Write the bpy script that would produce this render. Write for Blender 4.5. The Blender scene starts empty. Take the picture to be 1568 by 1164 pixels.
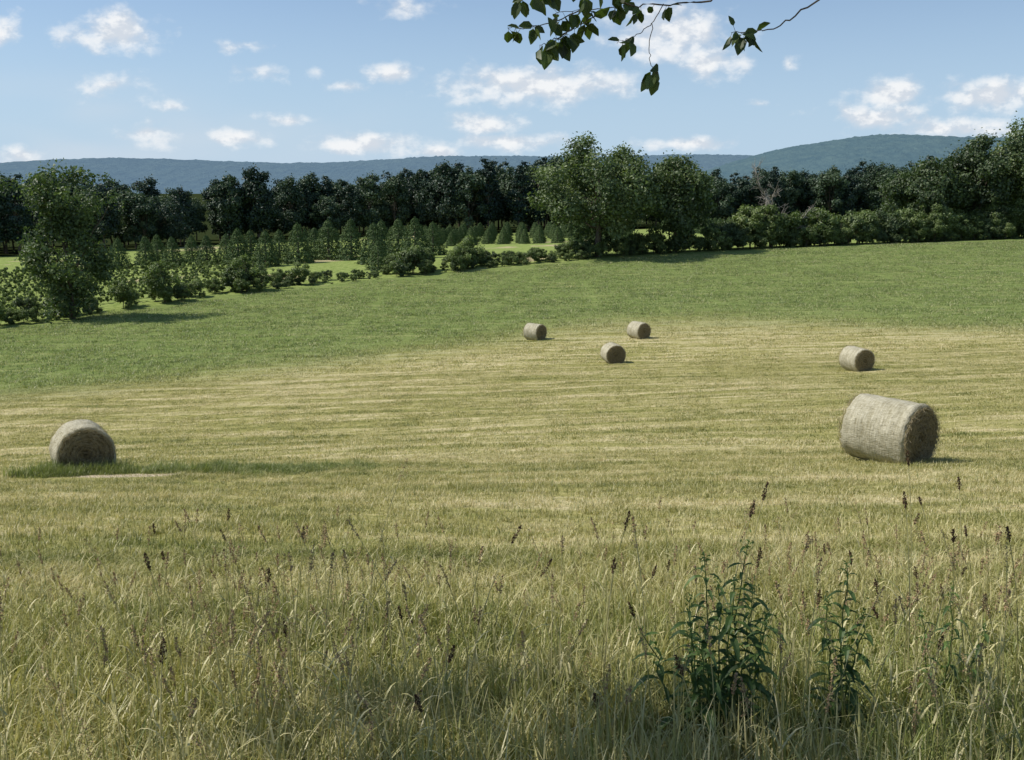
import bpy, math, random
import numpy as np
from mathutils import Vector, Matrix
random.seed(7)
RNG = np.random.default_rng(7)
scene = bpy.context.scene
scene.view_settings.view_transform = 'Standard'
scene.view_settings.look = 'None'
scene.view_settings.exposure = 0
EYE = 1.6

# ------------------------------------------------------------------ terrain
_ys = np.arange(-400, 9500, 0.5)
_h = np.interp(_ys, [-400,-20,0,4,10,21,35,52,65,80,110,150,200,300,600,1500,9500],
               [-1.5,-1.5,-1.6,-2.45,-3.7,-6.05,-8.6,-10.6,-11.8,-12.5,-12.4,-10.6,-11.5,-12.8,-15,-20,-40])
_t = np.interp(_ys, [-400,0,21,31,52,103,166,250,400,1000,9500],
               [.02,.02,.02,.06,.045,.03,.03,.03,.015,0,0])
_k = np.exp(-np.linspace(-3,3,25)**2/2); _k /= _k.sum()
_h = np.convolve(np.pad(_h,12,'edge'), _k, 'valid'); _t = np.convolve(np.pad(_t,12,'edge'), _k, 'valid')
def height(x, y):
    x = np.asarray(x, float); y = np.asarray(y, float)
    z = np.interp(y, _ys, _h) + np.interp(y, _ys, _t)*120*np.tanh(x/120)
    z = z + 0.05*np.sin(x*.35+1.3*np.sin(y*.21))*np.sin(y*.4+.6) + 0.02*np.sin(x*1.3+y*.7)*np.sin(y*1.1-x*.4)
    return z + EYE
def pnoise(x, y, s=1.0, seed=0):
    r = np.random.default_rng(seed); v = 0; tot = 0
    for i in range(7):
        a = r.uniform(0, 6.283); f = s*r.uniform(.5, 2.2); p = r.uniform(0, 6.283)
        w = 1/(f/s); v = v + w*np.sin((x*math.cos(a)+y*math.sin(a))*f+p); tot += w
    return v/tot*1.6
YBX=[-120,-60,-30,-9,0,6,12,38,60,150]; YBY=[20,40,58,73,80.5,85,86.5,75,66,40]
def yb(x): return np.interp(x, YBX, YBY)   # edge between cut hay and green regrowth
def ye(x):   # far edge of the field
    return np.interp(x, [-130,-58,-51,-47,-36,-16,14,48,87,130,300], [40,86,97,104,118,130,145,155,166,178,215])

# ------------------------------------------------------------------ helpers
def link(o, parent=None):
    scene.collection.objects.link(o)
    if parent: o.parent = parent
    return o
def mesh_np(name, V, Q, mats=(), midx=None, var=None, smooth=False):
    V = np.asarray(V, np.float32); Q = np.asarray(Q, np.int32)
    me = bpy.data.meshes.new(name)
    me.vertices.add(len(V)); me.vertices.foreach_set('co', V.ravel())
    k = Q.shape[1]
    me.loops.add(Q.size); me.loops.foreach_set('vertex_index', Q.ravel())
    me.polygons.add(len(Q)); me.polygons.foreach_set('loop_start', np.arange(0, Q.size, k, dtype=np.int32))
    for m in mats: me.materials.append(m)
    if midx is not None: me.polygons.foreach_set('material_index', np.asarray(midx, np.int32))
    me.polygons.foreach_set('use_smooth', np.full(len(Q), smooth))
    if var is not None:
        a = me.attributes.new('var', 'FLOAT', 'POINT'); a.data.foreach_set('value', np.asarray(var, np.float32))
    me.update(calc_edges=True)
    return me
class Geo:
    def __init__(s): s.V=[]; s.Q=[]; s.M=[]; s.A=[]; s.n=0
    def add(s, V, Q, m=0, var=0.5):
        V = np.asarray(V, float); Q = np.asarray(Q, int)
        s.V.append(V); s.Q.append(Q+s.n); s.M.append(np.full(len(Q), m))
        s.A.append(np.full(len(V), var) if np.isscalar(var) else np.asarray(var)); s.n += len(V)
    def mesh(s, name, mats, smooth=False):
        return mesh_np(name, np.vstack(s.V), np.vstack(s.Q), mats, np.concatenate(s.M), np.concatenate(s.A), smooth)
def tube(P, R, seg=6):
    P = np.asarray(P, float); R = np.asarray(R, float); n = len(P)
    T = np.gradient(P, axis=0); T /= (np.linalg.norm(T, axis=1, keepdims=True)+1e-9)
    ref = np.array([1.,0,0]) if abs(T[0][0]) < .8 else np.array([0,1.,0])
    V = []
    for i in range(n):
        a = np.cross(T[i], ref); a /= np.linalg.norm(a)+1e-9; b = np.cross(T[i], a)
        th = np.linspace(0, 2*np.pi, seg, endpoint=False)
        V.append(P[i]+R[i]*(np.cos(th)[:,None]*a+np.sin(th)[:,None]*b))
    V = np.vstack(V); Q = []
    for i in range(n-1):
        for j in range(seg):
            Q.append((i*seg+j, i*seg+(j+1)%seg, (i+1)*seg+(j+1)%seg, (i+1)*seg+j))
    return V, Q
def bezier(a, b, sag, n=7, wob=0.0, rng=RNG):
    a=np.array(a,float); b=np.array(b,float); t=np.linspace(0,1,n)[:,None]
    P=a*(1-t)+b*t+np.array([0,0,sag])*(4*t*(1-t))
    if wob: P[1:-1]+=rng.normal(0,wob,(n-2,3))
    return P
def quads_leaf(C, N, size, rng, aspect=.6):
    n=len(C); N=N/(np.linalg.norm(N,axis=1,keepdims=True)+1e-9)
    r=rng.normal(size=(n,3)); a=np.cross(N,r); a/=np.linalg.norm(a,axis=1,keepdims=True)+1e-9; b=np.cross(N,a)
    s=np.asarray(size).reshape(-1,1)*np.ones((n,1))
    V=np.stack([C+a*s, C+b*s*aspect+N*s*.15, C-a*s, C-b*s*aspect+N*s*.15],1).reshape(-1,3)
    Q=np.arange(4*n).reshape(n,4)
    return V,Q

# ------------------------------------------------------------------ materials
def newmat(name):
    m=bpy.data.materials.new(name); m.use_nodes=True; nt=m.node_tree; nt.nodes.clear()
    out=nt.nodes.new('ShaderNodeOutputMaterial'); return m,nt,out
class N:
    def __init__(s,nt): s.nt=nt
    def node(s,t,**kw):
        n=s.nt.nodes.new(t)
        for k,v in kw.items(): setattr(n,k,v)
        return n
    def put(s,sock,v):
        if isinstance(v,bpy.types.NodeSocket): s.nt.links.new(v,sock)
        elif v is not None:
            if isinstance(v,(tuple,list)) and len(v)==3 and len(sock.default_value)==4: v=(*v,1)
            sock.default_value=v
    def math(s,op,a,b=None,c=None,clamp=False):
        n=s.node('ShaderNodeMath',operation=op,use_clamp=clamp)
        s.put(n.inputs[0],a)
        if b is not None: s.put(n.inputs[1],b)
        if c is not None: s.put(n.inputs[2],c)
        return n.outputs[0]
    def vmath(s,op,a,b=None):
        n=s.node('ShaderNodeVectorMath',operation=op); s.put(n.inputs[0],a)
        if b is not None: s.put(n.inputs[1],b)
        return n.outputs['Value'] if op in('LENGTH','DISTANCE','DOT_PRODUCT') else n.outputs[0]
    def noise(s,vec,scale,detail=4,rough=.5,dist=0,out='Fac'):
        n=s.node('ShaderNodeTexNoise'); s.put(n.inputs['Vector'],vec); n.inputs['Scale'].default_value=scale
        n.inputs['Detail'].default_value=detail; n.inputs['Roughness'].default_value=rough; n.inputs['Distortion'].default_value=dist
        return n.outputs[out]
    def mix(s,f,a,b,blend='MIX'):
        n=s.node('ShaderNodeMix',data_type='RGBA',blend_type=blend); s.put(n.inputs[0],f); s.put(n.inputs[6],a); s.put(n.inputs[7],b)
        return n.outputs[2]
    def maprange(s,v,a,b,c=0,d=1,smooth=True):
        n=s.node('ShaderNodeMapRange',interpolation_type='SMOOTHSTEP' if smooth else 'LINEAR')
        s.put(n.inputs[0],v)
        for i,x in enumerate((a,b,c,d)): n.inputs[i+1].default_value=x
        return n.outputs[0]
    def mapping(s,vec,scale=(1,1,1),rot=(0,0,0),loc=(0,0,0)):
        n=s.node('ShaderNodeMapping'); s.put(n.inputs[0],vec); n.inputs[1].default_value=loc; n.inputs[2].default_value=rot; n.inputs[3].default_value=scale
        return n.outputs[0]
    def attr(s,name): return s.node('ShaderNodeAttribute',attribute_name=name).outputs['Fac']
    def pos(s): return s.node('ShaderNodeNewGeometry').outputs['Position']
    def objco(s): return s.node('ShaderNodeTexCoord').outputs['Object']
    def rand(s): return s.node('ShaderNodeObjectInfo').outputs['Random']
    def bump(s,h,strength=.5,dist=.1):
        n=s.node('ShaderNodeBump'); n.inputs['Strength'].default_value=strength; n.inputs['Distance'].default_value=dist; s.put(n.inputs['Height'],h); return n.outputs[0]
    def leafout(s,out,col,transl,rough=.6,spec=.2,tint=(1.0,1.12,.55)):
        d=s.node('ShaderNodeBsdfDiffuse'); s.put(d.inputs[0],col)
        t=s.node('ShaderNodeBsdfTranslucent'); s.put(t.inputs[0],s.mix(1.0,col,tint,'MULTIPLY'))
        ms=s.node('ShaderNodeMixShader'); ms.inputs[0].default_value=transl
        s.nt.links.new(d.outputs[0],ms.inputs[1]); s.nt.links.new(t.outputs[0],ms.inputs[2]); sh=ms.outputs[0]
        if spec>0:
            g=s.node('ShaderNodeBsdfGlossy'); g.inputs['Roughness'].default_value=rough; g.inputs[0].default_value=(1,1,1,1)
            m2=s.node('ShaderNodeMixShader'); m2.inputs[0].default_value=spec; s.nt.links.new(sh,m2.inputs[1]); s.nt.links.new(g.outputs[0],m2.inputs[2]); sh=m2.outputs[0]
        s.nt.links.new(sh,out.inputs[0])

def foliage_mat(name, c_dark, c_mid, c_lite, transl=.3, spec=.03, rough=.5, rnd=.4):
    m,nt,out=newmat(name); n=N(nt)
    v=n.math('MULTIPLY_ADD',n.rand(),rnd,n.math('MULTIPLY',n.attr('var'),1.2-rnd))
    col=n.mix(n.maprange(v,0,.6,smooth=False),c_dark,c_mid)
    col=n.mix(n.maprange(v,.6,1.2,smooth=False),col,c_lite)
    n.leafout(out,col,transl,rough,spec); return m
def plain_mat(name, c1, c2, scale=8, rough=.85, bump=.5, detail=5, stretch=(1,1,1)):
    m,nt,out=newmat(name); n=N(nt)
    co=n.mapping(n.objco(),stretch); f=n.noise(co,scale,detail,.6)
    p=n.node('ShaderNodeBsdfPrincipled'); n.put(p.inputs['Base Color'],n.mix(n.maprange(f,.3,.7),c1,c2)); p.inputs['Roughness'].default_value=rough
    p.inputs['Specular IOR Level'].default_value=.15
    n.put(p.inputs['Normal'],n.bump(f,bump,.05)); nt.links.new(p.outputs[0],out.inputs[0]); return m

M_bark=plain_mat('bark',(.07,.055,.04),(.16,.13,.10),6,stretch=(1,1,.25))
M_deadwood=plain_mat('dead_wood',(.20,.18,.15),(.32,.29,.25),4)
M_leaf_oak=foliage_mat('leaf_oak',(.034,.055,.022),(.080,.120,.042),(.19,.24,.095))
M_leaf_light=foliage_mat('leaf_light',(.060,.092,.025),(.13,.18,.052),(.27,.33,.12))
M_leaf_ash=foliage_mat('leaf_ash',(.040,.068,.025),(.10,.145,.048),(.24,.30,.12))
M_leaf_forest=foliage_mat('leaf_forest',(.016,.034,.025),(.042,.074,.040),(.105,.150,.072),transl=.18,rnd=.65)
M_leaf_pine=foliage_mat('leaf_pine',(.014,.032,.026),(.026,.052,.034),(.05,.085,.048),transl=.1)
M_leaf_spruce=foliage_mat('leaf_spruce',(.030,.055,.022),(.075,.118,.042),(.17,.22,.085),transl=.10,spec=.01,rnd=.2)
M_leaf_twig=foliage_mat('leaf_twig',(.03,.05,.012),(.06,.095,.02),(.14,.20,.04),transl=.38)
M_seed=plain_mat('seed_head',(.07,.04,.025),(.15,.09,.05),60)
M_seedp=plain_mat('seed_head_pale',(.28,.18,.10),(.48,.34,.19),60)
M_stalk=foliage_mat('dry_stalk',(.22,.23,.08),(.40,.37,.15),(.60,.53,.29),transl=.2)
M_weed=foliage_mat('leaf_weed',(.035,.07,.015),(.07,.125,.026),(.17,.25,.065),transl=.3)

def field_color(n,P,detail=4):
    """colour of the hay field as a function of place"""
    sep=n.node('ShaderNodeSeparateXYZ'); n.put(sep.inputs[0],P); X,Y=sep.outputs[0],sep.outputs[1]
    fc=n.node('ShaderNodeFloatCurve'); cv=fc.mapping.curves[0]
    pts=[((x+120)/270,y/100) for x,y in zip(YBX,YBY)]
    cv.points[0].location=pts[0]; cv.points[1].location=pts[-1]
    for p in pts[1:-1]: cv.points.new(*p)
    fc.mapping.update(); n.put(fc.inputs['Value'],n.maprange(X,-120,150,0,1,False)); fc.inputs['Factor'].default_value=1
    bd=n.math('SUBTRACT',Y,n.math('MULTIPLY',fc.outputs[0],100))
    rowco=n.mapping(P,(1,1,1),(0,0,.14))
    streak=n.noise(n.mapping(rowco,(.11,.95,0)),1.0,detail+1,.66,.6)
    clump=n.noise(n.mapping(P,(.9,1.6,0)),1.0,detail,.72)
    big=n.noise(P,.07,2)
    sepr=n.node('ShaderNodeSeparateXYZ'); n.put(sepr.inputs[0],rowco)
    rows=n.math('SINE',n.math('ADD',n.math('MULTIPLY',sepr.outputs[1],6.283/3.6),n.math('MULTIPLY',big,20.0)))
    v=n.math('ADD',n.math('MULTIPLY',rows,.036),n.math('MULTIPLY',streak,.98))
    v=n.math('ADD',v,n.math('MULTIPLY',clump,.60)); v=n.math('ADD',v,n.math('MULTIPLY',big,.20))   # mean .89
    edge=n.math('MULTIPLY',n.maprange(bd,-34,-4),n.math('SUBTRACT',1,n.maprange(bd,0,6)))
    v=n.math('ADD',v,n.math('MULTIPLY',edge,.07))
    cut=n.mix(n.maprange(v,.66,.88,smooth=False),(.19,.205,.062),(.385,.350,.138))
    cut=n.mix(n.maprange(v,.88,1.08,smooth=False),cut,(.64,.55,.335))
    g=n.math('ADD',n.math('MULTIPLY',streak,.6),n.math('MULTIPLY',clump,.4))
    green=n.mix(n.maprange(g,.36,.66,smooth=False),(.142,.198,.058),(.275,.320,.115))
    green=n.mix(n.math('MULTIPLY',n.maprange(v,.92,1.08),.35),green,(.36,.36,.16))
    e=n.math('ADD',bd,n.math('MULTIPLY_ADD',streak,34,-17)); e=n.math('ADD',e,n.math('MULTIPLY_ADD',clump,12,-6))
    m=n.maprange(e,-10,12)
    return X,Y,v,clump,streak,n.mix(m,cut,green)

def ground_mat():
    m,nt,out=newmat('field_ground'); n=N(nt); P=n.pos()
    X,Y,v,clump,streak,col=field_color(n,P)
    fe=n.attr('fe')
    fine=n.noise(P,8,4,.7)
    col=n.mix(n.maprange(fine,.30,.62),n.mix(1.0,col,(.62,.64,.55),'MULTIPLY'),col)
    rough=n.mix(n.maprange(clump,.35,.65),(.16,.22,.055),(.30,.35,.12))
    rough=n.mix(n.maprange(n.noise(P,.05,4,.6),.58,.64),rough,(.40,.35,.2))
    col=n.mix(n.maprange(fe,-1,2),col,rough)
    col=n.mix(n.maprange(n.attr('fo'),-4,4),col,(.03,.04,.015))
    dp=n.vmath('LENGTH',n.vmath('MULTIPLY',n.vmath('SUBTRACT',P,(-7.9,19.35,0)),(.62,1.9,0)))
    dp=n.math('ADD',dp,n.math('MULTIPLY_ADD',fine,1.8,-.9)); dp=n.math('ADD',dp,n.math('MULTIPLY_ADD',clump,1.6,-.8))
    col=n.mix(n.maprange(dp,1.0,.7),col,(.52,.43,.31))
    p=n.node('ShaderNodeBsdfDiffuse'); n.put(p.inputs[0],col)
    n.put(p.inputs['Normal'],n.bump(n.math('ADD',n.math('MULTIPLY',fine,.6),clump),.8,.2)); nt.links.new(p.outputs[0],out.inputs[0]); return m
def blade_mat():
    """grass blades take the local field colour, varied blade by blade"""
    m,nt,out=newmat('field_grass'); n=N(nt); P=n.pos()
    X,Y,v,clump,streak,col=field_color(n,P,2)
    a=n.attr('var')
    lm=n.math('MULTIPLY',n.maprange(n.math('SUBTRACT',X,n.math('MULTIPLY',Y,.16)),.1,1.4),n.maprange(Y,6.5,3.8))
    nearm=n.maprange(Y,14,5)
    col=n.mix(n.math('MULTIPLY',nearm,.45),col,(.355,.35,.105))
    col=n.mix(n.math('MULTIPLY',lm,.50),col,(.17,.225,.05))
    c2=n.mix(n.maprange(a,.0,.45,smooth=False),n.mix(1.0,col,(.36,.54,.34),'MULTIPLY'),col)
    c3=n.mix(n.maprange(a,.62,.92,smooth=False),c2,n.mix(.65,col,(.80,.71,.43)))
    n.leafout(out,c3,.28,.45,.025,(1.0,1.03,.58)); return m

# ------------------------------------------------------------------ ground sheet
n_=600; s_=np.linspace(-1,1,n_)
gx=30*np.sinh(6*s_); gy=30*np.sinh(6*s_)+25
GX,GY=np.meshgrid(gx,gy); GZ=height(GX,GY)
V=np.stack([GX,GY,GZ],-1).reshape(-1,3)
i=np.arange(n_*n_).reshape(n_,n_); Q=np.stack([i[:-1,:-1],i[:-1,1:],i[1:,1:],i[1:,:-1]],-1).reshape(-1,4)
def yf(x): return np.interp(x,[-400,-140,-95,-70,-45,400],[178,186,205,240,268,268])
me=mesh_np('ground',V,Q,[ground_mat()],smooth=True)
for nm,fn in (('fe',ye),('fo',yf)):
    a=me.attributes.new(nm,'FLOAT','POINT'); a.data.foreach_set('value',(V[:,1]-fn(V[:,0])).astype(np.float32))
link(bpy.data.objects.new('ground',me))

# ------------------------------------------------------------------ hills
def hill_mat(name,c1,c2,haze_glow):
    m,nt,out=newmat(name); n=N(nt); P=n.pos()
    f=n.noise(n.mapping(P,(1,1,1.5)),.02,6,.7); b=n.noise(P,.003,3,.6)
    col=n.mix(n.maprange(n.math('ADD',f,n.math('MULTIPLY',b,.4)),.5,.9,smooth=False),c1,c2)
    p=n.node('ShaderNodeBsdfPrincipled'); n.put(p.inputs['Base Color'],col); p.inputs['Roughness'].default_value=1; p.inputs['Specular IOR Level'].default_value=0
    n.put(p.inputs['Emission Color'],haze_glow); p.inputs['Emission Strength'].default_value=1.0  # constant blue emission stands in for distance haze; the slopes are no light source
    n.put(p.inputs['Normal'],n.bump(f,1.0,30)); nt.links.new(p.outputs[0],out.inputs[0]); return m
def hill(name,dist,depth,prof,mat,seed):
    r=np.random.default_rng(seed); nx,ny=1100,46
    u=np.linspace(-1.0,1.0,nx); t=np.linspace(-1,1,ny)
    top=np.interp(u,[p[0] for p in prof],[p[1] for p in prof])
    k=np.exp(-np.linspace(-2.5,2.5,41)**2/2); k/=k.sum(); top=np.convolve(np.pad(top,20,'edge'),k,'valid')
    U,T=np.meshgrid(u,t); top=top[None,:]*dist
    X=U*dist; Y=dist+T*depth
    s=np.cos(T*np.pi/2)**1.1
    Z=-60+(top+60)*s+pnoise(X,Y,.006,seed)*10*s+pnoise(X,Y,.02,seed+1)*3*s+r.normal(0,1.7,X.shape)
    V=np.stack([X,Y,Z+EYE],-1).reshape(-1,3); i=np.arange(nx*ny).reshape(ny,nx)
    Q=np.stack([i[:-1,:-1],i[:-1,1:],i[1:,1:],i[1:,:-1]],-1).reshape(-1,4)
    link(bpy.data.objects.new(name,mesh_np(name,V,Q,[mat],smooth=True)))
HM1=hill_mat('hill_forest_far_hazed',(.032,.052,.062),(.065,.092,.085),(.090,.145,.215))  # air haze is painted in through bluish base colours plus glow
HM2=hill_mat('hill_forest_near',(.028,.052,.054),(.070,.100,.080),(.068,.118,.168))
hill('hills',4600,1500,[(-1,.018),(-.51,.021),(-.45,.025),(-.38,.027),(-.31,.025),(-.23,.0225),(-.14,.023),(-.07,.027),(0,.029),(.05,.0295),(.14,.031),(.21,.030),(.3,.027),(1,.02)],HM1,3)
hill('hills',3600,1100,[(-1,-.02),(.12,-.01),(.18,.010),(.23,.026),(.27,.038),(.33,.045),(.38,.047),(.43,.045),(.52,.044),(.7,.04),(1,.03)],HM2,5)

# ------------------------------------------------------------------ trees
def make_tree(name,seed,H,W,base,leafmat,nclump=40,nleaf=260,leaf=.24,trunk=.4,shape='round',lean=0,flat=1.0,D=None,cs=1.0):
    r=np.random.default_rng(seed); g=Geo(); D=D or W
    ch=H-base; cz=base+ch*.5
    topt=np.array([lean,0,base+ch*.6])
    P=bezier((0,0,-.5),topt,0,9,.12*H/15,r); g.add(*tube(P,np.linspace(trunk,trunk*.25,9),8),0)
    cents=[];rad=[]
    for k in range(nclump):
        for _ in range(30):
            d=r.normal(size=3); d/=np.linalg.norm(d); rr=r.uniform(.35,1)**.5
            c=d*rr
            if shape=='round' and c[2]<-.55 and r.random()<.6: continue
            break
        wz=1.0
        if shape=='tall': wz=.78+.22*math.sin(c[2]*5+seed)
        if shape=='dome': wz=1.08-.22*max(c[2],0)
        if shape=='ragged':
            c=np.array([c[0],c[1],np.clip(c[2]*1.15,-1,1)]); q=math.sqrt(max(1-c[2]**2,.12)); wz=(.66+.34*math.sin(c[2]*6.5+2.2+(1.2 if c[0]>0 else 0)))/max(q,.55)*.9
        cr=min(W,ch)*.5*r.uniform(.17,.36)*(.85 if rr>.8 else 1.1)*cs
        c=np.array([c[0]*(W*.5-cr*.6)*wz+lean*(.5+.5*c[2]),c[1]*(D*.5-cr*.6)*wz,cz+c[2]*(ch*.5-cr*.6)])
        cents.append(c);rad.append(cr)
    for k in range(min(nclump,14)):
        st=P[r.integers(3,8)]; Pl=bezier(st,cents[k],-.04*H*.3,6,.15 if H>4 else .03,r)
        g.add(*tube(Pl,np.linspace(trunk*.32,.03 if H>4 else .01,6),5),0)
    cen=np.array([0,0,cz])
    for c,cr in zip(cents,rad):
        n=int(nleaf*(cr/(min(W,ch)*.5*.28))**2)+8
        d=r.normal(size=(n,3)); d/=np.linalg.norm(d,axis=1,keepdims=True)
        rr=r.uniform(.15,1,(n,1))**.45*(1+.22*np.sin(d[:,:1]*7+d[:,1:2]*5+seed))
        d2=d*np.array([1,1,.8*flat]); C=c+d2*rr*cr
        Nn=d*.6+r.normal(size=(n,3))*.6+np.array([0,0,.35])+(c-cen)/np.linalg.norm(c-cen+1e-6)*.3
        Vl,Ql=quads_leaf(C,Nn,leaf*r.uniform(.6,1.35,n),r)
        cv=r.uniform(.05,.8); var=np.repeat(np.clip(cv+r.normal(0,.18,n)+.15*d[:,2],0,1.1),4)
        g.add(Vl,Ql,1,var)
    n=nclump*18; d=r.normal(size=(n,3)); d/=np.linalg.norm(d,axis=1,keepdims=True)
    k=r.integers(0,nclump,n); C=np.array(cents)[k]+d*np.array(rad)[k][:,None]*r.uniform(.95,1.45,(n,1))
    Vl,Ql=quads_leaf(C,d+r.normal(size=(n,3)),leaf*.8,r); g.add(Vl,Ql,1,np.repeat(r.uniform(.2,1,n),4))
    return g.mesh(name,[M_bark,leafmat])
def make_conifer(name,seed,H,W,leafmat,n=2600,leaf=.16,rounded=.7,base=.25):
    r=np.random.default_rng(seed); g=Geo()
    g.add(*tube([(0,0,-.3),(0,0,H*.5),(0,0,H*.97)],[W*.05,W*.03,.01],6),0)
    t=r.uniform(0,1,n)**1.25; tier=np.round(t*14)/14*.35+t*.65
    R=W*.5*(1-tier)**rounded*(1+.12*np.sin(tier*50))
    a=r.uniform(0,2*np.pi,n); lob=1+.12*np.sin(a*5+seed+t*9)+.07*np.sin(a*11+t*20)
    rr=R*lob*r.uniform(.4,1,n)**.35
    C=np.stack([np.cos(a)*rr,np.sin(a)*rr,base+(H-base)*t-.12*rr],1)
    Nn=np.stack([np.cos(a),np.sin(a),np.full(n,.5)],1)+r.normal(size=(n,3))*.45
    V,Q=quads_leaf(C,Nn,leaf*(1.1-.5*t)*r.uniform(.6,1.3,n),r,.5)
    g.add(V,Q,1,np.repeat(np.clip(.25+.55*r.random(n)+.1*np.sin(a*5),0,1),4))
    return g.mesh(name,[M_bark,leafmat])
def place(name,me,x,y,rot=0,s=1.0):
    o=bpy.data.objects.new(name,me); o.location=(x,y,float(height(x,y))); o.rotation_euler=(0,0,rot); o.scale=(s,s,s); return link(o)
def instancer(name,pts,rot,scale,idx,protos):
    coll=bpy.data.collections.new(name+'_parts')
    for k,pm in enumerate(protos):
        coll.objects.link(bpy.data.objects.new('%s_%02d'%(name+'_part',k),pm))
    n=len(pts); me=bpy.data.meshes.new(name); me.vertices.add(n); me.vertices.foreach_set('co',np.asarray(pts,np.float32).ravel())
    for nm,ty,key,arr in (('rot','FLOAT_VECTOR','vector',rot),('scl','FLOAT_VECTOR','vector',scale),('idx','INT','value',idx)):
        a=me.attributes.new(nm,ty,'POINT'); a.data.foreach_set(key,np.asarray(arr,np.int32 if ty=='INT' else np.float32).ravel())
    me.update(); o=link(bpy.data.objects.new(name,me))
    ng=bpy.data.node_groups.new(name+'_gn','GeometryNodeTree')
    ng.interface.new_socket('Geometry',in_out='INPUT',socket_type='NodeSocketGeometry'); ng.interface.new_socket('Geometry',in_out='OUTPUT',socket_type='NodeSocketGeometry')
    gi=ng.nodes.new('NodeGroupInput'); go=ng.nodes.new('NodeGroupOutput'); ip=ng.nodes.new('GeometryNodeInstanceOnPoints')
    ci=ng.nodes.new('GeometryNodeCollectionInfo'); ci.inputs[0].default_value=coll; ci.inputs['Separate Children'].default_value=True; ci.inputs['Reset Children'].default_value=True
    L=ng.links.new; L(gi.outputs[0],ip.inputs['Points']); L(ci.outputs[0],ip.inputs['Instance']); ip.inputs['Pick Instance'].default_value=True
    for nm,ty,sk in (('idx','INT','Instance Index'),('rot','FLOAT_VECTOR','Rotation'),('scl','FLOAT_VECTOR','Scale')):
        na=ng.nodes.new('GeometryNodeInputNamedAttribute'); na.data_type=ty; na.inputs[0].default_value=nm
        L([s for s in na.outputs if s.enabled][0],ip.inputs[sk])
    L(ip.outputs[0],go.inputs[0]); md=o.modifiers.new('scatter','NODES'); md.node_group=ng
    return o
def inst_up(name,xs,ys,sc,ix,protos,rng,dz=0,sxy=1.0):
    xs=np.array(xs);ys=np.array(ys);sc=np.array(sc);n=len(xs)
    return instancer(name,np.stack([xs,ys,height(xs,ys)+dz],1),np.stack([np.zeros(n),np.zeros(n),rng.uniform(0,6.28,n)],1),np.stack([sc*sxy,sc*sxy,sc],1),ix,protos)

place('oak_tree',make_tree('oak',11,18.3,19.5,1.3,M_leaf_oak,105,300,.25,.55,'dome',cs=.90),12.9,147.5)
place('maple_tree',make_tree('maple',12,15.0,12.5,.3,M_leaf_oak,64,280,.25,.4,cs=.95),25.0,151)
place('ash_tree',make_tree('ash',13,15.8,12.5,-.2,M_leaf_ash,120,180,.20,.35,'ragged',D=10,cs=.72),-46.6,103)
place('oak_tree',make_tree('oakr1',14,14.5,14,1.0,M_leaf_oak,56,260,.27,.4),70,170)
place('oak_tree',make_tree('oakr2',15,18.0,14,1.5,M_leaf_oak,60,260,.28,.5),80,172)
place('oak_tree',make_tree('oakr3',16,21,16,2.0,M_leaf_oak,66,260,.28,.5),90,173)
place('oak_tree',make_tree('oakr4',17,18,15,2,M_leaf_oak,50,230,.28,.5),104,178)
def dead_tree():
    r=np.random.default_rng(5); g=Geo()
    def br(p,d,L,rad,lv):
        d=d/np.linalg.norm(d); pts=[p]
        for k in range(5):
            d=d+r.normal(0,.13,3); d/=np.linalg.norm(d); pts.append(pts[-1]+d*L/5)
        g.add(*tube(pts,np.linspace(rad,rad*.5,6),5),0)
        if lv<4:
            for k in range(3 if lv else 7):
                q=pts[r.integers(2,6)]; nd=d+r.normal(0,.75,3)+np.array([0,0,.1]); br(q,nd,L*r.uniform(.5,.75),rad*.55,lv+1)
    br(np.array([0,0,-.3]),np.array([0,0,1.]),6.0,.30,0)
    return g.mesh('dead_tree',[M_deadwood])
place('dead_tree',dead_tree(),41.5,158,0,1.1)

rf=np.random.default_rng(21)
fp=[make_tree('f%d'%k,30+k,18+rf.uniform(-2.5,2.5),11.5+rf.uniform(-1.5,3.5),.5,M_leaf_forest,40,120,.40,.3,'tall' if k%3==1 else ('dome' if k%3==2 else 'round')) for k in range(7)]
fp+=[make_tree('fpine%d'%k,40+k,20,8.5,2,M_leaf_pine,44,80,.36,.3,'tall',flat=.6) for k in range(2)]
xs=[];ys=[];ix=[];sc=[]
for row,dy in enumerate((4,10,17,26,37,50)):
    for x in np.arange(-330,300,6.8):
        x=x+rf.uniform(-3,3); y=float(yf(x))+dy+rf.uniform(-3,3)+.04*max(x,0)
        pine = rf.random() < (.55 if -25<x<14 else .06)
        xs.append(x);ys.append(y);ix.append(7+rf.integers(0,2) if pine else rf.integers(0,7))
        hs=.88+.08*math.sin(x*.05+1.2)+.05*math.sin(x*.17)
        sc.append((hs+rf.uniform(-.10,.12))*(1.0-.08*(x>30))*(.84 if x<-78 else 1)*(1.04 if pine else 1))
inst_up('forest',xs,ys,sc,ix,fp,rf)

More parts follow.
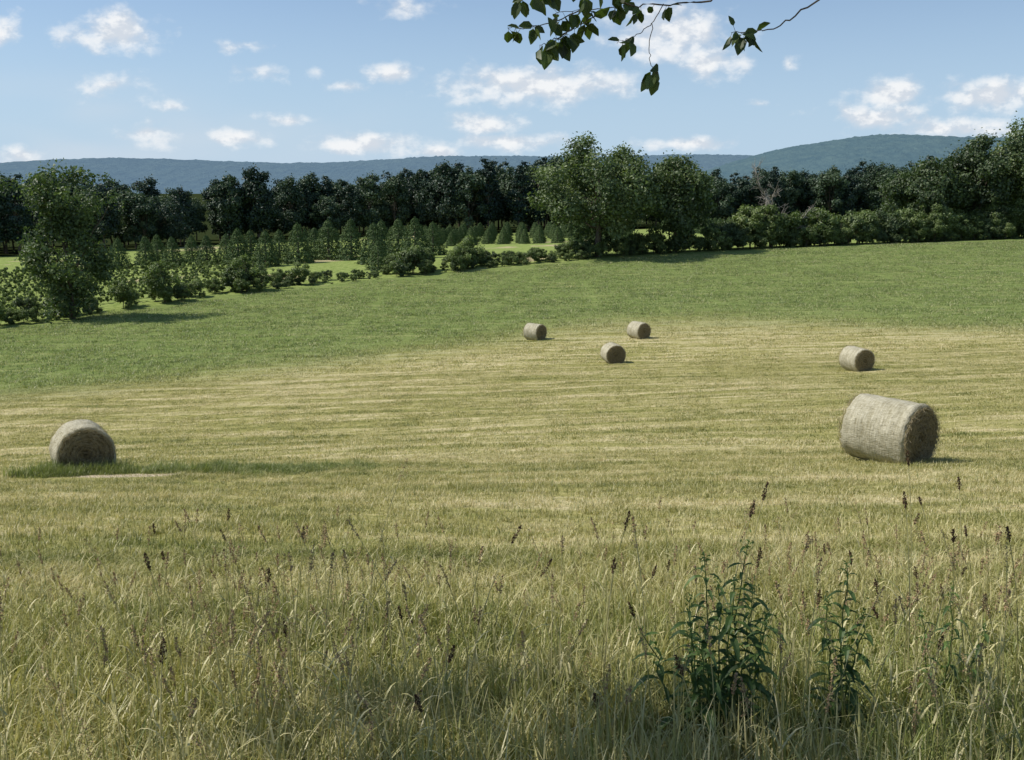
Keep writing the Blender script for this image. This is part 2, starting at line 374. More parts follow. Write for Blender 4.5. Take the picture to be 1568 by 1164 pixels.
sp=[make_conifer('sp%d'%k,50+k,4.6,4.0,M_leaf_spruce,3200,.15,.62,.05) for k in range(3)]
xs=[];ys=[];sc=[]
for u,y,s in ((-.372,158,1.0),(-.345,152,1.0),(-.325,164,.95),(-.31,154,1.0),(-.278,152,1.2),(-.25,148,1.15),(-.217,152,1.35),(-.186,160,1.4),(-.163,156,1.4),(-.140,148,1.3),(-.132,166,1.3),(-.115,162,1.35),(-.098,156,1.4),(-.40,150,1.0),(-.105,143,.8),(-.136,140,.9),(-.236,158,1.1),(-.29,160,1.0),(-.43,142,.9),(-.08,164,1.2),(-.2,168,1.1),(-.265,164,1.1),(-.36,168,1.0)):
    xs.append(u*y);ys.append(y);sc.append(s)
for y in np.arange(200,262,4.8):
    for x in np.arange(-95,26,3.6):
        if rf.random()<.10 : continue
        if x/y<-.085 and (y<244 or rf.random()<.3): continue
        if y>float(yf(x))-6: continue
        xs.append(x+rf.uniform(-.4,.4));ys.append(y+rf.uniform(-.4,.4));sc.append(rf.uniform(.55,.76))
for y in np.arange(225,262,5):
    for x in np.arange(40,130,3.4): xs.append(x);ys.append(y);sc.append(rf.uniform(.5,.7))
inst_up('spruce_plantation',xs,ys,sc,rf.integers(0,3,len(xs)),sp,rf)

sh=[make_tree('sh%d'%k,60+k,3.2+.4*k,4.2,.0,M_leaf_light if k%2==0 else M_leaf_oak,20,150,.13,.08) for k in range(5)]
xs=[];ys=[];sc=[];ix=[]
for x in np.arange(-62,130,1.3):
    e=float(ye(x)); u=x/e
    for k in range(3):
        X=x+rf.uniform(-1.2,1.2); Y=float(ye(X))+1.0+k*2.0+rf.uniform(-.6,.8)
        if u<-.40: s=rf.uniform(.35,.8)
        elif u<-.22: s=rf.uniform(.4,.85)*(1.0+.35*math.sin(x*.9))
        elif u<-.12: s=rf.uniform(.15,.45)
        elif u<-.03: s=rf.uniform(.35,1.0)*(1.0+.45*math.sin(x*.8))
        elif u<.06: s=rf.uniform(.3,.7)
        elif u<.2: s=rf.uniform(.5,.9)
        elif u<.36: s=rf.uniform(.9,1.7)
        else: s=rf.uniform(.6,1.5)
        if k==0: s*=.6
        if rf.random()<.12: continue
        xs.append(X);ys.append(Y);sc.append(s); ix.append(rf.choice([0,2,4]) if rf.random()<.7 else rf.choice([1,3]))
inst_up('hedgerow',xs,ys,sc,ix,sh,rf,-.1,1.05)
cp=[make_tree('cr%d'%k,80+k,1.1,1.2,0,M_leaf_light,7,60,.10,.02) for k in range(3)]
xs=[];ys=[]
for yy in np.arange(108,150,3.4):
    for x in np.arange(-110,-36,1.1):
        Y=yy+.25*(x+60)
        if Y>float(ye(x))+7: xs.append(x+rf.uniform(-.2,.2));ys.append(Y+rf.uniform(-.2,.2))
inst_up('crop_rows',xs,ys,rf.uniform(.7,1.2,len(xs)),rf.integers(0,3,len(xs)),cp,rf)

# ------------------------------------------------------------------ hay bales
def bale_mats():
    m,nt,out=newmat('bale_wrap'); n=N(nt); O=n.objco()
    a=n.noise(n.mapping(O,(30,3,3)),1,5,.7); b=n.noise(O,3,5,.65); c=n.noise(n.mapping(O,(10,40,40)),1,3,.6)
    v=n.math('ADD',n.math('MULTIPLY',a,.45),n.math('ADD',n.math('MULTIPLY',b,.35),n.math('MULTIPLY',c,.35)))
    col=n.mix(n.maprange(v,.42,.72,smooth=False),(.22,.195,.115),(.57,.53,.40))
    sp=n.node('ShaderNodeSeparateXYZ'); n.put(sp.inputs[0],O)
    w=n.math('ABSOLUTE',n.math('SINE',n.math('MULTIPLY_ADD',sp.outputs[0],46,n.math('MULTIPLY',b,3)))); col=n.mix(n.maprange(w,.18,.0,0,.4),col,(.20,.17,.10))
    p=n.node('ShaderNodeBsdfPrincipled'); n.put(p.inputs[0],col); p.inputs['Roughness'].default_value=.8; p.inputs['Specular IOR Level'].default_value=.2
    n.put(p.inputs['Normal'],n.bump(v,.9,.05)); nt.links.new(p.outputs[0],out.inputs[0])
    m2,nt,out=newmat('bale_end'); n=N(nt); O=n.objco()
    sp=n.node('ShaderNodeSeparateXYZ'); n.put(sp.inputs[0],O)
    cb=n.node('ShaderNodeCombineXYZ'); n.put(cb.inputs[1],sp.outputs[1]); n.put(cb.inputs[2],sp.outputs[2])
    rr=n.vmath('LENGTH',cb.outputs[0]); ang=n.math('ARCTAN2',sp.outputs[1],sp.outputs[2])
    f=n.noise(O,11,6,.7); ph=n.math('ADD',n.math('MULTIPLY',rr,62),n.math('ADD',ang,n.math('MULTIPLY',n.noise(O,4,4),7)))
    w=n.math('MULTIPLY_ADD',n.math('SINE',ph),.5,.5)
    v=n.math('ADD',n.math('MULTIPLY',w,.22),n.math('MULTIPLY',f,.9))
    col=n.mix(n.maprange(v,.3,.85,smooth=False),(.10,.075,.04),(.38,.31,.17))
    p=n.node('ShaderNodeBsdfPrincipled'); n.put(p.inputs[0],col); p.inputs['Roughness'].default_value=.95; p.inputs['Specular IOR Level'].default_value=.05
    n.put(p.inputs['Normal'],n.bump(v,1,.06)); nt.links.new(p.outputs[0],out.inputs[0])
    return m,m2
MB,ME=bale_mats()
M_strand=foliage_mat('hay_strand',(.20,.16,.09),(.36,.29,.17),(.52,.44,.28),transl=.15)
def make_bale(seed,R=.66,L=1.36,strands=2600):
    r=np.random.default_rng(seed); g=Geo(); ns=96
    prof=[(-.5*L+.0,.0)]+[(-.5*L-.02*math.cos(q*3),q) for q in np.linspace(.06,.90,12)*R]+[(-.5*L+.012,R*.945),(-.5*L+.04,R*.982)]
    mid=[(x,R*(1+.008*math.sin(x*19+seed))) for x in np.linspace(-.5*L+.09,.5*L-.09,22)]
    full=prof+mid+[(-x,q) for x,q in reversed(prof)]
    th=np.linspace(0,2*np.pi,ns,endpoint=False); V=[]
    ph=r.uniform(0,6,6)
    for x,q in full:
        rr=q*(1+.014*np.sin(3*th+ph[0]+x)+.010*np.sin(7*th+ph[1]+2*x)+.005*np.sin(17*th+ph[2]+9*x))
        xx=x+ (r.normal(0,.014,ns) if q<R*.95 and q>0 else 0)
        V.append(np.stack([xx+0*th,rr*np.sin(th),rr*np.cos(th)],1))
    V=np.vstack(V); V[:,2]=np.maximum(V[:,2],-R*.955)
    V[:,1]*=1+.04*np.clip(-V[:,2]/R,0,1)
    i=np.arange(len(full)*ns).reshape(len(full),ns); j=np.roll(i,-1,1)
    Q=np.stack([i[:-1],i[1:],j[1:],j[:-1]],-1)
    nl=len(prof); nt=len(full)
    for k in range(nt-1):
        g_m=1 if (k<nl-3 or k>=nt-nl+2) else 0
        g.M.append(np.full(ns,g_m)); g.Q.append(Q[k])
    g.V.append(V); g.A.append(np.full(len(V),.5)); g.n=len(V)
    n=strands
    for side in (-1,1):
        a=r.uniform(0,6.283,n); q=R*np.sqrt(r.uniform(0,1.0,n))
        C=np.stack([np.full(n,side*(.5*L+.015)),q*np.sin(a),q*np.cos(a)],1)
        tang=np.stack([np.zeros(n),np.cos(a),-np.sin(a)],1); d=tang*r.choice([-1,1],(n,1))+r.normal(0,.45,(n,3)); d[:,0]=side*np.abs(r.normal(.15,.3,n)); d/=np.linalg.norm(d,axis=1,keepdims=True)
        ln=r.uniform(.04,.17,(n,1)); wv=np.cross(d,r.normal(size=(n,3))); wv/=np.linalg.norm(wv,axis=1,keepdims=True); wv*=.0025
        E=C+d*ln; E[:,2]=np.maximum(E[:,2],-R)
        g.add(np.stack([C-wv,C+wv,E+wv*.5,E-wv*.5],1).reshape(-1,3),np.arange(4*n).reshape(n,4),2,np.repeat(r.uniform(0,1,n),4))
    m_=n//2; a=r.uniform(0,6.283,m_); x=r.uniform(-.5*L,.5*L,m_)
    rad=np.stack([np.zeros(m_),np.sin(a),np.cos(a)],1); C=rad*R*.995; C[:,0]=x; C[:,2]=np.maximum(C[:,2],-R*.95)
    d=rad*r.uniform(.05,.5,(m_,1))+np.stack([np.zeros(m_),np.cos(a),-np.sin(a)],1)*r.choice([-1,1],(m_,1))+r.normal(0,.3,(m_,3)); d/=np.linalg.norm(d,axis=1,keepdims=True)
    ln=r.uniform(.02,.09,(m_,1)); wv=np.cross(d,r.normal(size=(m_,3))); wv/=np.linalg.norm(wv,axis=1,keepdims=True); wv*=.002; E=C+d*ln
    g.add(np.stack([C-wv,C+wv,E+wv*.5,E-wv*.5],1).reshape(-1,3),np.arange(4*m_).reshape(m_,4),2,np.repeat(r.uniform(0,1,m_),4))
    return g.mesh('hay_bale',[MB,ME,M_strand],smooth=True)
BALES=[(7.5,18.9,60,1.0,1),(-9.3,20.5,8,.92,.72),(18.6,52,38,1,1),(6.6,63,17,1.02,1),(10.2,78,38,1.05,1),(1.9,80,48,1.05,1)]
for k,(x,y,al,s,lx) in enumerate(BALES):
    o=bpy.data.objects.new('hay_bale',make_bale(90+k,L=1.36*lx)); a=math.atan2(-y,-x)+math.radians(al)
    o.rotation_euler=(0,0,a); o.scale=(s,s,s); o.location=(x,y,float(height(x,y))+.60*s-(.08 if k==1 else 0)); link(o)

# ------------------------------------------------------------------ grass patches
def patch_mesh(name,seed,size,nb,h,w,bend,mat,seg=3,jit=.5,straw=.3,roundp=False):
    r=np.random.default_rng(seed)
    nc=max(6,nb//16); cx=r.uniform(-.5,.5,(nc,2))*size; ck=r.integers(0,nc,nb); cv=r.uniform(0,1,nc); chh=r.uniform(.55,1.2,nc)
    if roundp: cx=r.normal(0,size*.25,(nc,2))
    loose=(r.random(nb)<.35)&(not roundp)
    B=np.where(loose[:,None],r.uniform(-.5,.5,(nb,2))*size*1.06,cx[ck]+r.normal(0,size*.5/math.sqrt(nc)*.8,(nb,2)))
    hh=h*chh[ck]*r.uniform(1-jit,1+jit*.6,nb); a=r.uniform(0,6.283,nb); bd=bend[0]+(bend[1]-bend[0])*r.uniform(0,1,nb)**1.4; ww=w*r.uniform(.6,1.3,nb)
    d=np.stack([np.cos(a),np.sin(a)],1); t=np.linspace(0,1,seg+1)
    P=np.zeros((nb,seg+1,3)); P[:,:,:2]=B[:,None,:]+d[:,None,:]*(bd*hh)[:,None,None]*(t**2)[None,:,None]
    P[:,:,2]=-.02+t[None,:]*hh[:,None]*(1-.3*np.minimum(bd,1.6)[:,None]*t[None,:])
    side=np.stack([-d[:,1],d[:,0],np.zeros(nb)],1)
    wt=(1-t**1.7)*.5+.06
    off=side[:,None,:]*(ww[:,None]*wt[None,:])[:,:,None]
    V=np.stack([P-off,P+off],2).reshape(nb,-1,3); nv=2*(seg+1)
    q=np.array([(2*k,2*k+1,2*k+3,2*k+2) for k in range(seg)])
    Q=(np.arange(nb)[:,None,None]*nv+q[None]).reshape(-1,4)
    var=np.clip(.55*r.uniform(0,1,nb)+.45*cv[ck]+np.where(r.random(nb)<straw*.4,.35,0),0,1)
    return mesh_np(name,V.reshape(-1,3),Q,[mat],None,np.repeat(var,nv))
MG=blade_mat()
rg=np.random.default_rng(77)
def cells(name,y0,y1,cell,protos,hfun,k=.60,pad=2.0,cond=None,sj=(.85,1.2)):
    xs=[];ys=[]
    for y in np.arange(y0+cell/2,y1,cell):
        lim=k*(y+cell)+pad; m=int(lim/cell)+1
        for j in range(-m,m+1): xs.append(j*cell);ys.append(y)
    x=np.array(xs)+rg.uniform(-.08,.08,len(xs))*cell; y=np.array(ys)+rg.uniform(-.08,.08,len(xs))*cell
    if cond is not None: k_=cond(x,y); x=x[k_];y=y[k_]
    e=cell*.5; sx=(height(x+e,y)-height(x-e,y))/(2*e); sy=(height(x,y+e)-height(x,y-e))/(2*e)
    z=(height(x+e,y)+height(x-e,y)+height(x,y+e)+height(x,y-e))/4
    R=np.stack([np.arctan(sy),-np.arctan(sx),np.zeros(len(x))],1)
    flipx=rg.choice([-1,1],len(x)); flipy=rg.choice([-1,1],len(x))
    hz=hfun(x,y)*rg.uniform(*sj,len(x)); S=np.stack([flipx*1.0,flipy*1.0,hz],1)
    return instancer(name,np.stack([x,y,z],1),R,S,rg.integers(0,len(protos),len(x)),protos)
near=[patch_mesh('gn%d'%k,100+k,1.0,2000,.23,.0085,(.05,1.25),MG,3) for k in range(6)]
m1=[patch_mesh('gm%d'%k,110+k,1.5,2300,.11,.009,(.2,1.4),MG,2) for k in range(4)]
m2=[patch_mesh('gq%d'%k,120+k,3.0,2600,.11,.017,(.2,1.3),MG,2) for k in range(4)]
m3=[patch_mesh('gf%d'%k,130+k,6.0,2600,.17,.045,(.2,1.3),MG,1) for k in range(4)]
sparse=[patch_mesh('gs%d'%k,150+k,1.0,260,.07,.008,(.2,1.4),MG,2) for k in range(2)]
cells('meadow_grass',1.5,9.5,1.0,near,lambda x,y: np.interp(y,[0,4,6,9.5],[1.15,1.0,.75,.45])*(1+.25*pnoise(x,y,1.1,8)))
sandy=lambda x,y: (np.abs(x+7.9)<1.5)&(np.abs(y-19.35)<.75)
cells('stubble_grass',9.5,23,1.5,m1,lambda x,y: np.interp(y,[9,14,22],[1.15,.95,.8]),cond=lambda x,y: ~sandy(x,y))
cells('stubble_grass',23,62,3.0,m2,lambda x,y: .8+0*x)
cells('regrowth_grass',62,158,6.0,m3,lambda x,y: np.where(y>yb(x),1.0,.7),cond=lambda x,y: y<ye(x)-3)
cells('sparse_grass',17.5,21,.8,sparse,lambda x,y: 1+0*x,cond=lambda x,y: (np.abs(x+7.9)<2.4)&(np.abs(y-19.35)<1.3))
M_lush=foliage_mat('grass_lush',(.09,.125,.03),(.19,.225,.065),(.42,.41,.18),transl=.35)
lush=[patch_mesh('gl%d'%k,140+k,.7,420,.22,.010,(.1,1.0),M_lush,3,roundp=True) for k in range(4)]
n=170; x=-9.9+6.8*rg.random(n)**1.5; y=19.95+.10*(x+8)+rg.normal(0,.36,n)
k=((((x+7.9)/1.2)**2+((y-19.3)/.38)**2>1)|(rg.random(n)<.12))&((x+7.9)**2/40+(y-19.9)**2/1.2<1); x=x[k];y=y[k]; n=len(x)
instancer('tussock_grass',np.stack([x,y,height(x,y)],1),np.zeros((n,3)),np.stack([rg.uniform(.5,1.2,n)]*2+[rg.uniform(.3,1.25,n)*np.interp(x,[-10,-7,-3.5],[1.1,.9,.6])],1),rg.integers(0,4,n),lush)

# ------------------------------------------------------------------ tall stalks and weeds in the foreground
def stalk(g,x,y,h,kind,r,lean=None):
    z=float(height(x,y)); la=r.uniform(0,6.283) if lean is None else lean; b=r.uniform(.05,.32)
    t=np.linspace(0,1,7); P=np.stack([x+math.cos(la)*b*h*t**2,y+math.sin(la)*b*h*t**2*.5,z+h*t*(1-.1*b*t)],1)
    rad=.0028 if kind!='dark' else .0036
    g.add(*tube(P,np.linspace(rad,rad*.5,7),4),0,r.uniform(.2,.9))
    ax=P[-1]-P[-2]; ax/=np.linalg.norm(ax)
    if kind=='dark': L=r.uniform(.08,.13);n=100;rd=.010;m=1;s=.006
    elif kind=='pale': L=r.uniform(.10,.17);n=70;rd=.010;m=2;s=.0055
    else: L=r.uniform(.14,.22);n=60;rd=.022;m=2;s=.0045
    q=r.uniform(0,1,n); C=P[-1]-ax*(L*.8)*q[:,None]+ax*L*.15+r.normal(0,1,(n,3))*rd*(np.sin(np.pi*np.clip(q,.05,.95))**.7)[:,None]*np.array([.6,.6,.5])
    V,Q=quads_leaf(C,r.normal(size=(n,3)),s*r.uniform(.7,1.4,n),r,.5); g.add(V,Q,m,r.uniform(0,1))
    for _ in range(2):
        q=r.uniform(.1,.6); B=P[0]*(1-q)+P[-1]*q; a=r.uniform(0,6.283); l=h*r.uniform(.2,.38)
        tt=np.linspace(0,1,5); Pb=B+np.stack([np.cos(a)*tt*l*.6,np.sin(a)*tt*l*.6,l*(tt*.9-.7*tt**2)],1); sd=np.array([-math.sin(a),math.cos(a),0])*.0045
        ww=(1-tt**2)[:,None]+.05; V=np.stack([Pb-sd*ww,Pb+sd*ww],1).reshape(-1,3); g.add(V,[(2*k,2*k+1,2*k+3,2*k+2) for k in range(4)],3,r.uniform(.3,1))
rs=np.random.default_rng(9); g=Geo()
for x,y,h,kd in ((1.11,4.5,1.10,'dark'),(1.05,4.5,1.02,'dark'),(1.02,4.6,1.0,'dark'),(-.21,4.5,.93,'dark'),(.44,4.5,.95,'dark'),(-1.68,4.5,.83,'dark'),(-.04,4.5,.76,'dark'),(.46,4.5,.72,'dark'),
                 (2.18,4.5,.85,'dark'),(2.42,4.5,1.0,'dark'),(2.46,4.4,.9,'dark'),(1.97,4.5,1.02,'dark'),(.68,4.6,.9,'pale'),(-.52,4.6,.98,'pale'),(-.8,4.9,1.25,'pan'),(.9,4.2,1.10,'pan'),(2.35,5.4,1.2,'dark'),(2.55,5.2,1.05,'dark')):
    stalk(g,x,y,h,kd,rs)
for _ in range(420):
    y=rs.uniform(3.3,6.8); x=rs.uniform(-.58,.58)*y
    if rs.random()<.40: x=rs.choice([-.33,-.27,-.22,.3,.42,.5])*y+rs.normal(0,.25)
    stalk(g,x,y,rs.uniform(.36,.88)*(1 if rs.random()<.5 else .8),rs.choice(['pale','pan','dark'],p=[.6,.33,.07]),rs)
link(bpy.data.objects.new('seed_grass_stalks',g.mesh('seed_grass_stalks',[M_stalk,M_seed,M_seedp,M_stalk])))
def weed(name,x,y,stems,h,seed,big=1.0,dens=30):
    r=np.random.default_rng(seed); g=Geo()
    for sx,sy,hh in stems:
        b=np.array([sx*.6,sy*.6,-.03]); t=np.array([sx*1.4+r.normal(0,.04),sy*1.4,hh*h]); P=bezier(b,t,0,9,.008,r); g.add(*tube(P,np.linspace(.0055,.002,9),5),0,.8)
        nl=int(dens*hh)
        for k in range(nl):
            q=.05+.95*(k+r.uniform(-.4,.4))/nl; q=min(max(q,0),.999); i0=min(7,int(q*8)); B=P[i0]+(P[i0+1]-P[i0])*(q*8-i0)
            if r.random()<.08: continue
            a=k*2.4+r.uniform(-.6,.6); l=r.uniform(.07,.15)*(1.15-.55*q)*big; up=r.uniform(.1,.9)
            tt=np.linspace(0,1,5); dv=np.array([math.cos(a),math.sin(a),0]); rib=B+dv*(tt*l)[:,None]+np.array([0,0,1.])*((up*tt-1.0*up*tt**2-r.uniform(.1,.5)*tt**2)*l)[:,None]
            sd=np.array([-math.sin(a),math.cos(a),.0]); w=l*.135*np.sin(np.pi*(tt*.9+.05))[:,None]; lift=np.array([0,0,.35])
            L=rib-sd*w+lift*w; R_=rib+sd*w+lift*w; V=np.stack([L,rib,R_],1).reshape(-1,3)
            Q=[]
            for c in range(4): Q+=[(3*c,3*c+1,3*c+4,3*c+3),(3*c+1,3*c+2,3*c+5,3*c+4)]
            g.add(V,Q,1,r.uniform(0,1)*.7+.4*q)
        n=24; C=P[-1]+r.normal(0,.010,(n,3))*np.array([1,1,2.2]); V,Q=quads_leaf(C,r.normal(size=(n,3)),.010,r,.4); g.add(V,Q,1,1.0)
    place(name,g.mesh(name,[M_weed,M_weed]),x,y)
weed('goldenrod_plant',.90,3.85,[(-.17,0,.76),(-.08,.05,.97),(.0,-.03,.88),(.05,.04,1.05),(.11,0,.84),(.17,.05,.66),(-.2,.06,.55),(.08,-.08,.72),(-.03,-.1,.6),(-.12,-.06,.66),(.02,.08,.8)],.84,3,1.1,40)
weed('goldenrod_plant',1.44,3.95,[(-.04,0,.8),(.0,.03,1.0),(.06,-.02,.75),(.02,-.05,.6)],.74,4,1.0,36)
weed('goldenrod_plant',2.08,4.3,[(-.14,0,.8),(0,.05,1),(.13,0,.7)],.55,6,.8,24)

# ------------------------------------------------------------------ roadside tree that overhangs the view
def leaf_shapes(C,A,Nn,size):
    A=A/np.linalg.norm(A,axis=1,keepdims=True); S=np.cross(A,Nn); S/=np.linalg.norm(S,axis=1,keepdims=True)+1e-9; U=np.cross(S,A); s=size[:,None]
    pt=lambda a,b,c: C+A*s*a+S*s*b+U*s*c
    V=np.stack([pt(0,0,0),pt(.5,0,-.05),pt(1,0,-.14),pt(.22,-.30,.06),pt(.6,-.30,.03),pt(.9,-.10,-.08),pt(.22,.30,.06),pt(.6,.30,.03),pt(.9,.10,-.08)],1).reshape(-1,3)
    q=np.array([(0,1,4,3),(1,2,5,4),(0,6,7,1),(1,7,8,2)]); Q=(np.arange(len(C))[:,None,None]*9+q[None]).reshape(-1,4); return V,Q
def overhang_tree():
    r=np.random.default_rng(44); TX,TY=-5.6,-.45; tz=float(height(TX,TY)); g=Geo()
    base=make_tree('roadside',45,10.5,13.0,3.2,M_leaf_twig,90,210,.09,.32,cs=.8)
    nv=len(base.vertices); co=np.zeros(nv*3,np.float32); base.vertices.foreach_get('co',co); Vb=co.reshape(-1,3)+np.array([TX,TY,tz])
    li=np.zeros(len(base.loops),np.int32); base.loops.foreach_get('vertex_index',li); mi=np.zeros(len(base.polygons),np.int32); base.polygons.foreach_get('material_index',mi)
    va=np.zeros(nv,np.float32); base.attributes['var'].data.foreach_get('value',va)
    g.V.append(Vb);g.Q.append(li.reshape(-1,4));g.M.append(mi);g.A.append(va);g.n=nv
    E=EYE
    main=np.array([(TX,TY,tz+4.2),(-4.3,.4,5.2),(-2.2,1.8,5.0),(0,3.6,4.2),(1.6,4.7,3.4),(2.3,5.0,3.0)])
    g.add(*tube(main,[.13,.10,.07,.045,.028,.018],7),0)
    def T(pts,rad,nl,first=0.0,size=.068):
        P=np.array([(a,b,c+E) for a,b,c in pts],float)
        t=np.linspace(0,len(P)-1,len(P)*4); Ps=np.stack([np.interp(t,range(len(P)),P[:,k]) for k in range(3)],1)
        Ps[1:-1]+=r.normal(0,.004,(len(Ps)-2,3)); g.add(*tube(Ps,np.linspace(rad,.0013,len(Ps)),5),0)
        q=np.sort(r.uniform(first,1.0,nl)); tt=q*(len(Ps)-1); C=np.stack([np.interp(tt,range(len(Ps)),Ps[:,k]) for k in range(3)],1)
        A=r.normal(0,.6,(nl,3))+np.array([0,0,-.75]); Nn=r.normal(0,1,(nl,3))+np.array([0,-.9,.5])
        C2=C+A/np.linalg.norm(A,axis=1,keepdims=True)*r.uniform(.008,.03,(nl,1))
        for c,c2 in zip(C,C2): g.add(*tube([c,(c+c2)/2,c2],[.0012,.001,.001],3),0)
        V,Q=leaf_shapes(C2,A,Nn,size*r.uniform(.75,1.3,nl)); g.add(V,Q,1,np.repeat(r.uniform(.0,1,nl),9))
    T([(2.3,5.0,1.4),(1.75,4.8,1.12),(1.36,4.55,.81),(1.22,4.5,.72),(1.14,4.5,.675),(1.06,4.5,.665),(.96,4.5,.66)],.006,15,.80,.066)
    T([(1.6,4.7,1.8),(1.25,4.6,1.15),(.96,4.5,.86),(.86,4.5,.79),(.70,4.5,.78),(.55,4.5,.765),(.42,4.5,.76),(.30,4.5,.755),(.18,4.5,.735)],.006,28,.5,.058)
    T([(.42,4.5,.76),(.34,4.48,.72),(.26,4.46,.665),(.20,4.45,.63)],.003,14,.3,.074)
    T([(.30,4.5,.755),(.17,4.5,.70),(.05,4.5,.68),(-.02,4.5,.68)],.003,15,.2,.058)
    T([(.26,4.46,.665),(.17,4.45,.62),(.12,4.44,.60)],.0025,11,.2,.074)
    T([(.66,4.5,.78),(.615,4.5,.70),(.60,4.5,.60),(.61,4.5,.53),(.645,4.5,.485)],.0022,7,.8,.066)
    T([(.61,4.5,.70),(.56,4.5,.655),(.50,4.5,.63),(.46,4.5,.615)],.002,8,.45,.062)
    T([(.55,4.5,.765),(.40,4.45,.81),(.2,4.42,.82),(.02,4.4,.79)],.004,28,.1,.062)
    T([(1.25,4.6,1.15),(.8,4.5,1.02),(.4,4.45,.95),(.1,4.4,.92)],.005,30,.2,.065)
    T([(2.3,5.0,1.4),(2.55,4.9,1.15),(2.6,4.8,.93),(2.5,4.8,.875),(2.35,4.8,.87)],.004,9,.5,.06)
    link(bpy.data.objects.new('cherry_tree',g.mesh('cherry_tree',[M_bark,M_leaf_twig])))
overhang_tree()

# ------------------------------------------------------------------ camera, sun, sky
cam=bpy.data.cameras.new('camera'); co=bpy.data.objects.new('camera',cam); link(co)
co.location=(0,0,EYE); co.rotation_euler=(math.radians(90-11.2),0,0)
cam.sensor_width=36; cam.lens=34.4; cam.clip_start=.05; cam.clip_end=20000; scene.camera=co
SAZ,SEL=math.radians(82),math.radians(50)
ts=Vector((-math.sin(SAZ)*math.cos(SEL),math.cos(SAZ)*math.cos(SEL),math.sin(SEL)))
sl=bpy.data.lights.new('sun','SUN'); sl.energy=5.0; sl.angle=math.radians(.53); sl.color=(1,.95,.86)
so=bpy.data.objects.new('sun',sl); so.rotation_euler=ts.to_track_quat('Z','Y').to_euler(); so.location=(-20,0,40); link(so)
w=bpy.data.worlds.new('World'); scene.world=w; w.use_nodes=True; nt=w.node_tree; nt.nodes.clear(); n=N(nt)
sky=n.node('ShaderNodeTexSky',sky_type='NISHITA',sun_disc=False,sun_elevation=SEL,sun_rotation=-SAZ,altitude=300,air_density=1.0,dust_density=.4,ozone_density=2.5)
D=n.node('ShaderNodeTexCoord').outputs['Generated']; sp=n.node('ShaderNodeSeparateXYZ'); n.put(sp.inputs[0],D)
yy=n.math('MAXIMUM',sp.outputs[1],.05); u=n.math('DIVIDE',sp.outputs[0],yy); v=n.math('DIVIDE',sp.outputs[2],yy)
cb=n.node('ShaderNodeCombineXYZ'); n.put(cb.inputs[0],u); n.put(cb.inputs[1],v); UV=cb.outputs[0]
# fair-weather cumulus: tangent of bearing, tangent of elevation, half width, half height, strength
CL=[(-.385,.147,.047,.022,1),(-.515,.148,.030,.022,.9),(-.390,.098,.045,.014,.5),(-.260,.134,.024,.006,.5),(-.248,.110,.022,.010,.7),(-.120,.110,.026,.011,.9),
(-.163,.096,.022,.006,.6),(.020,.098,.100,.021,1),(-.026,.060,.042,.013,.9),(-.003,.042,.065,.010,.9),(.150,.146,.062,.028,1),(.200,.120,.042,.018,.8),(.370,.090,.036,.016,1),
(.364,.066,.055,.016,.9),(.470,.088,.055,.018,1),(.430,.056,.09,.014,.8),(.275,.119,.010,.008,.6),(.243,.081,.015,.006,.5),(-.107,.171,.036,.012,.6),(-.362,.050,.032,.014,.85),
(-.270,.046,.030,.010,.85),(-.222,.066,.032,.007,.7),(-.146,.042,.050,.013,1),(.174,.040,.055,.008,.8),(-.192,.112,.014,.008,.45),(-.335,.078,.012,.006,.45),(-.5,.03,.05,.01,.5),(-.07,.033,.03,.008,.8)]
acc=None
warp=n.node('ShaderNodeTexNoise'); n.put(warp.inputs['Vector'],UV); warp.inputs['Scale'].default_value=24; warp.inputs['Detail'].default_value=2
wv=n.vmath('MULTIPLY',n.vmath('SUBTRACT',warp.outputs['Color'],(.5,.5,.5)),(.036,.015,0)); UVw=n.vmath('ADD',UV,wv)
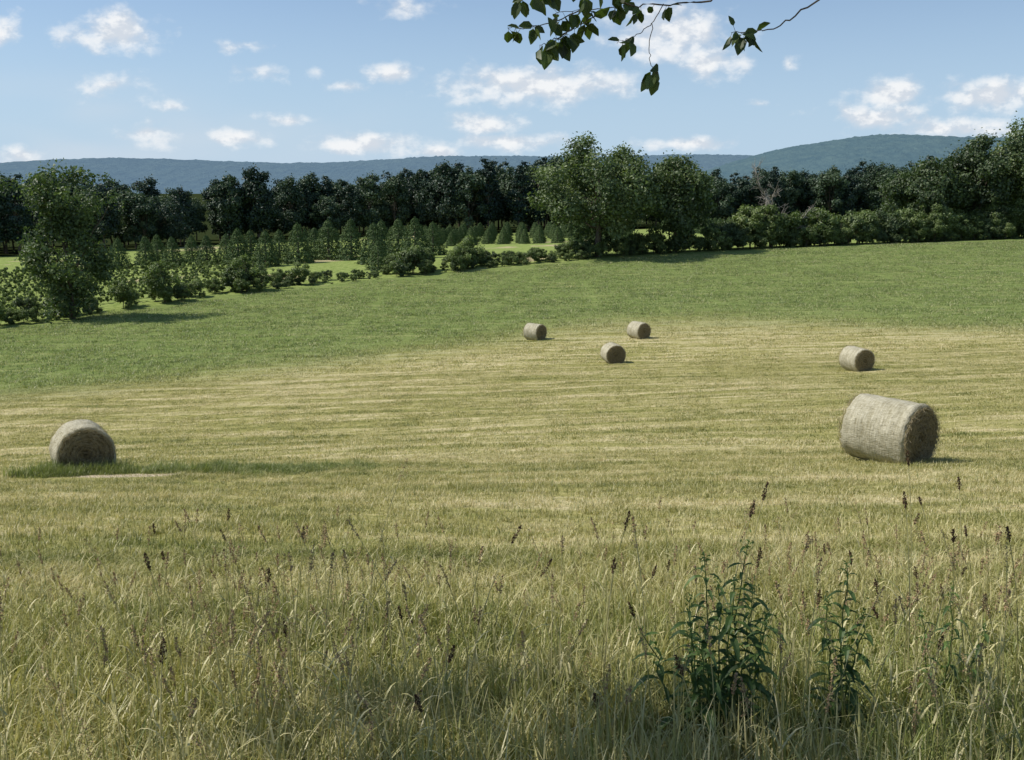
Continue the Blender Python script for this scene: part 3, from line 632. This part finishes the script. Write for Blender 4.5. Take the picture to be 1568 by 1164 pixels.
for cu,cv,a,b,s in CL:
    a*=1.15;b*=1.15
    q=n.vmath('LENGTH',n.vmath('MULTIPLY',n.vmath('SUBTRACT',UVw,(cu,cv,0)),(1/a,1/b,0)))
    q=n.math('MULTIPLY',n.math('SUBTRACT',1.15,q),s); acc=q if acc is None else n.math('MAXIMUM',acc,q)
def cn(vec): return n.noise(n.mapping(vec,(1,1.5,1)),30,5,.56)
c1=cn(UV); c2=cn(n.vmath('ADD',UV,(-.004,.008,0)))
dens=n.math('ADD',acc,n.math('MULTIPLY_ADD',c1,2.0,-1.18))
front=n.maprange(sp.outputs[1],.05,.2)
alpha=n.math('MULTIPLY',n.maprange(dens,-.12,.80),front)
lit=n.maprange(n.math('SUBTRACT',c1,c2),-.08,.09)
ccol=n.mix(lit,(6.7,7.2,7.9),(9.3,9.4,9.5))
hz=n.maprange(sp.outputs[2],.24,.0)
skyc=n.mix(1.0,sky.outputs[0],(.98,1.02,1.10),'MULTIPLY')
skyc=n.mix(n.math('MULTIPLY_ADD',hz,.66,.18),skyc,(4.7,6.4,8.3))
veil=n.math('MULTIPLY',n.maprange(n.noise(n.mapping(UV,(1,3,1)),5,2,.5),.35,.7),n.math('MULTIPLY',n.maprange(u,.0,-.45),n.maprange(v,.125,.05)))
skyv=n.mix(n.math('MULTIPLY',veil,.5),skyc,(6.7,7.3,8))
fin=n.mix(n.math('MULTIPLY',alpha,.93),skyv,ccol)
bg=n.node('ShaderNodeBackground'); n.put(bg.inputs[0],fin); bg.inputs[1].default_value=.10
bg0=n.node('ShaderNodeBackground'); n.put(bg0.inputs[0],skyc); bg0.inputs[1].default_value=.10
# the cloud field only fills the low northern sky; elsewhere the sky is clear
band=n.math('MULTIPLY',n.math('MULTIPLY',n.math('GREATER_THAN',sp.outputs[1],.2),n.math('LESS_THAN',v,.26)),n.math('GREATER_THAN',v,-.02))
ms=n.node('ShaderNodeMixShader'); n.put(ms.inputs[0],band); nt.links.new(bg0.outputs[0],ms.inputs[1]); nt.links.new(bg.outputs[0],ms.inputs[2])
wo=n.node('ShaderNodeOutputWorld'); nt.links.new(ms.outputs[0],wo.inputs[0])
print('BUILT')
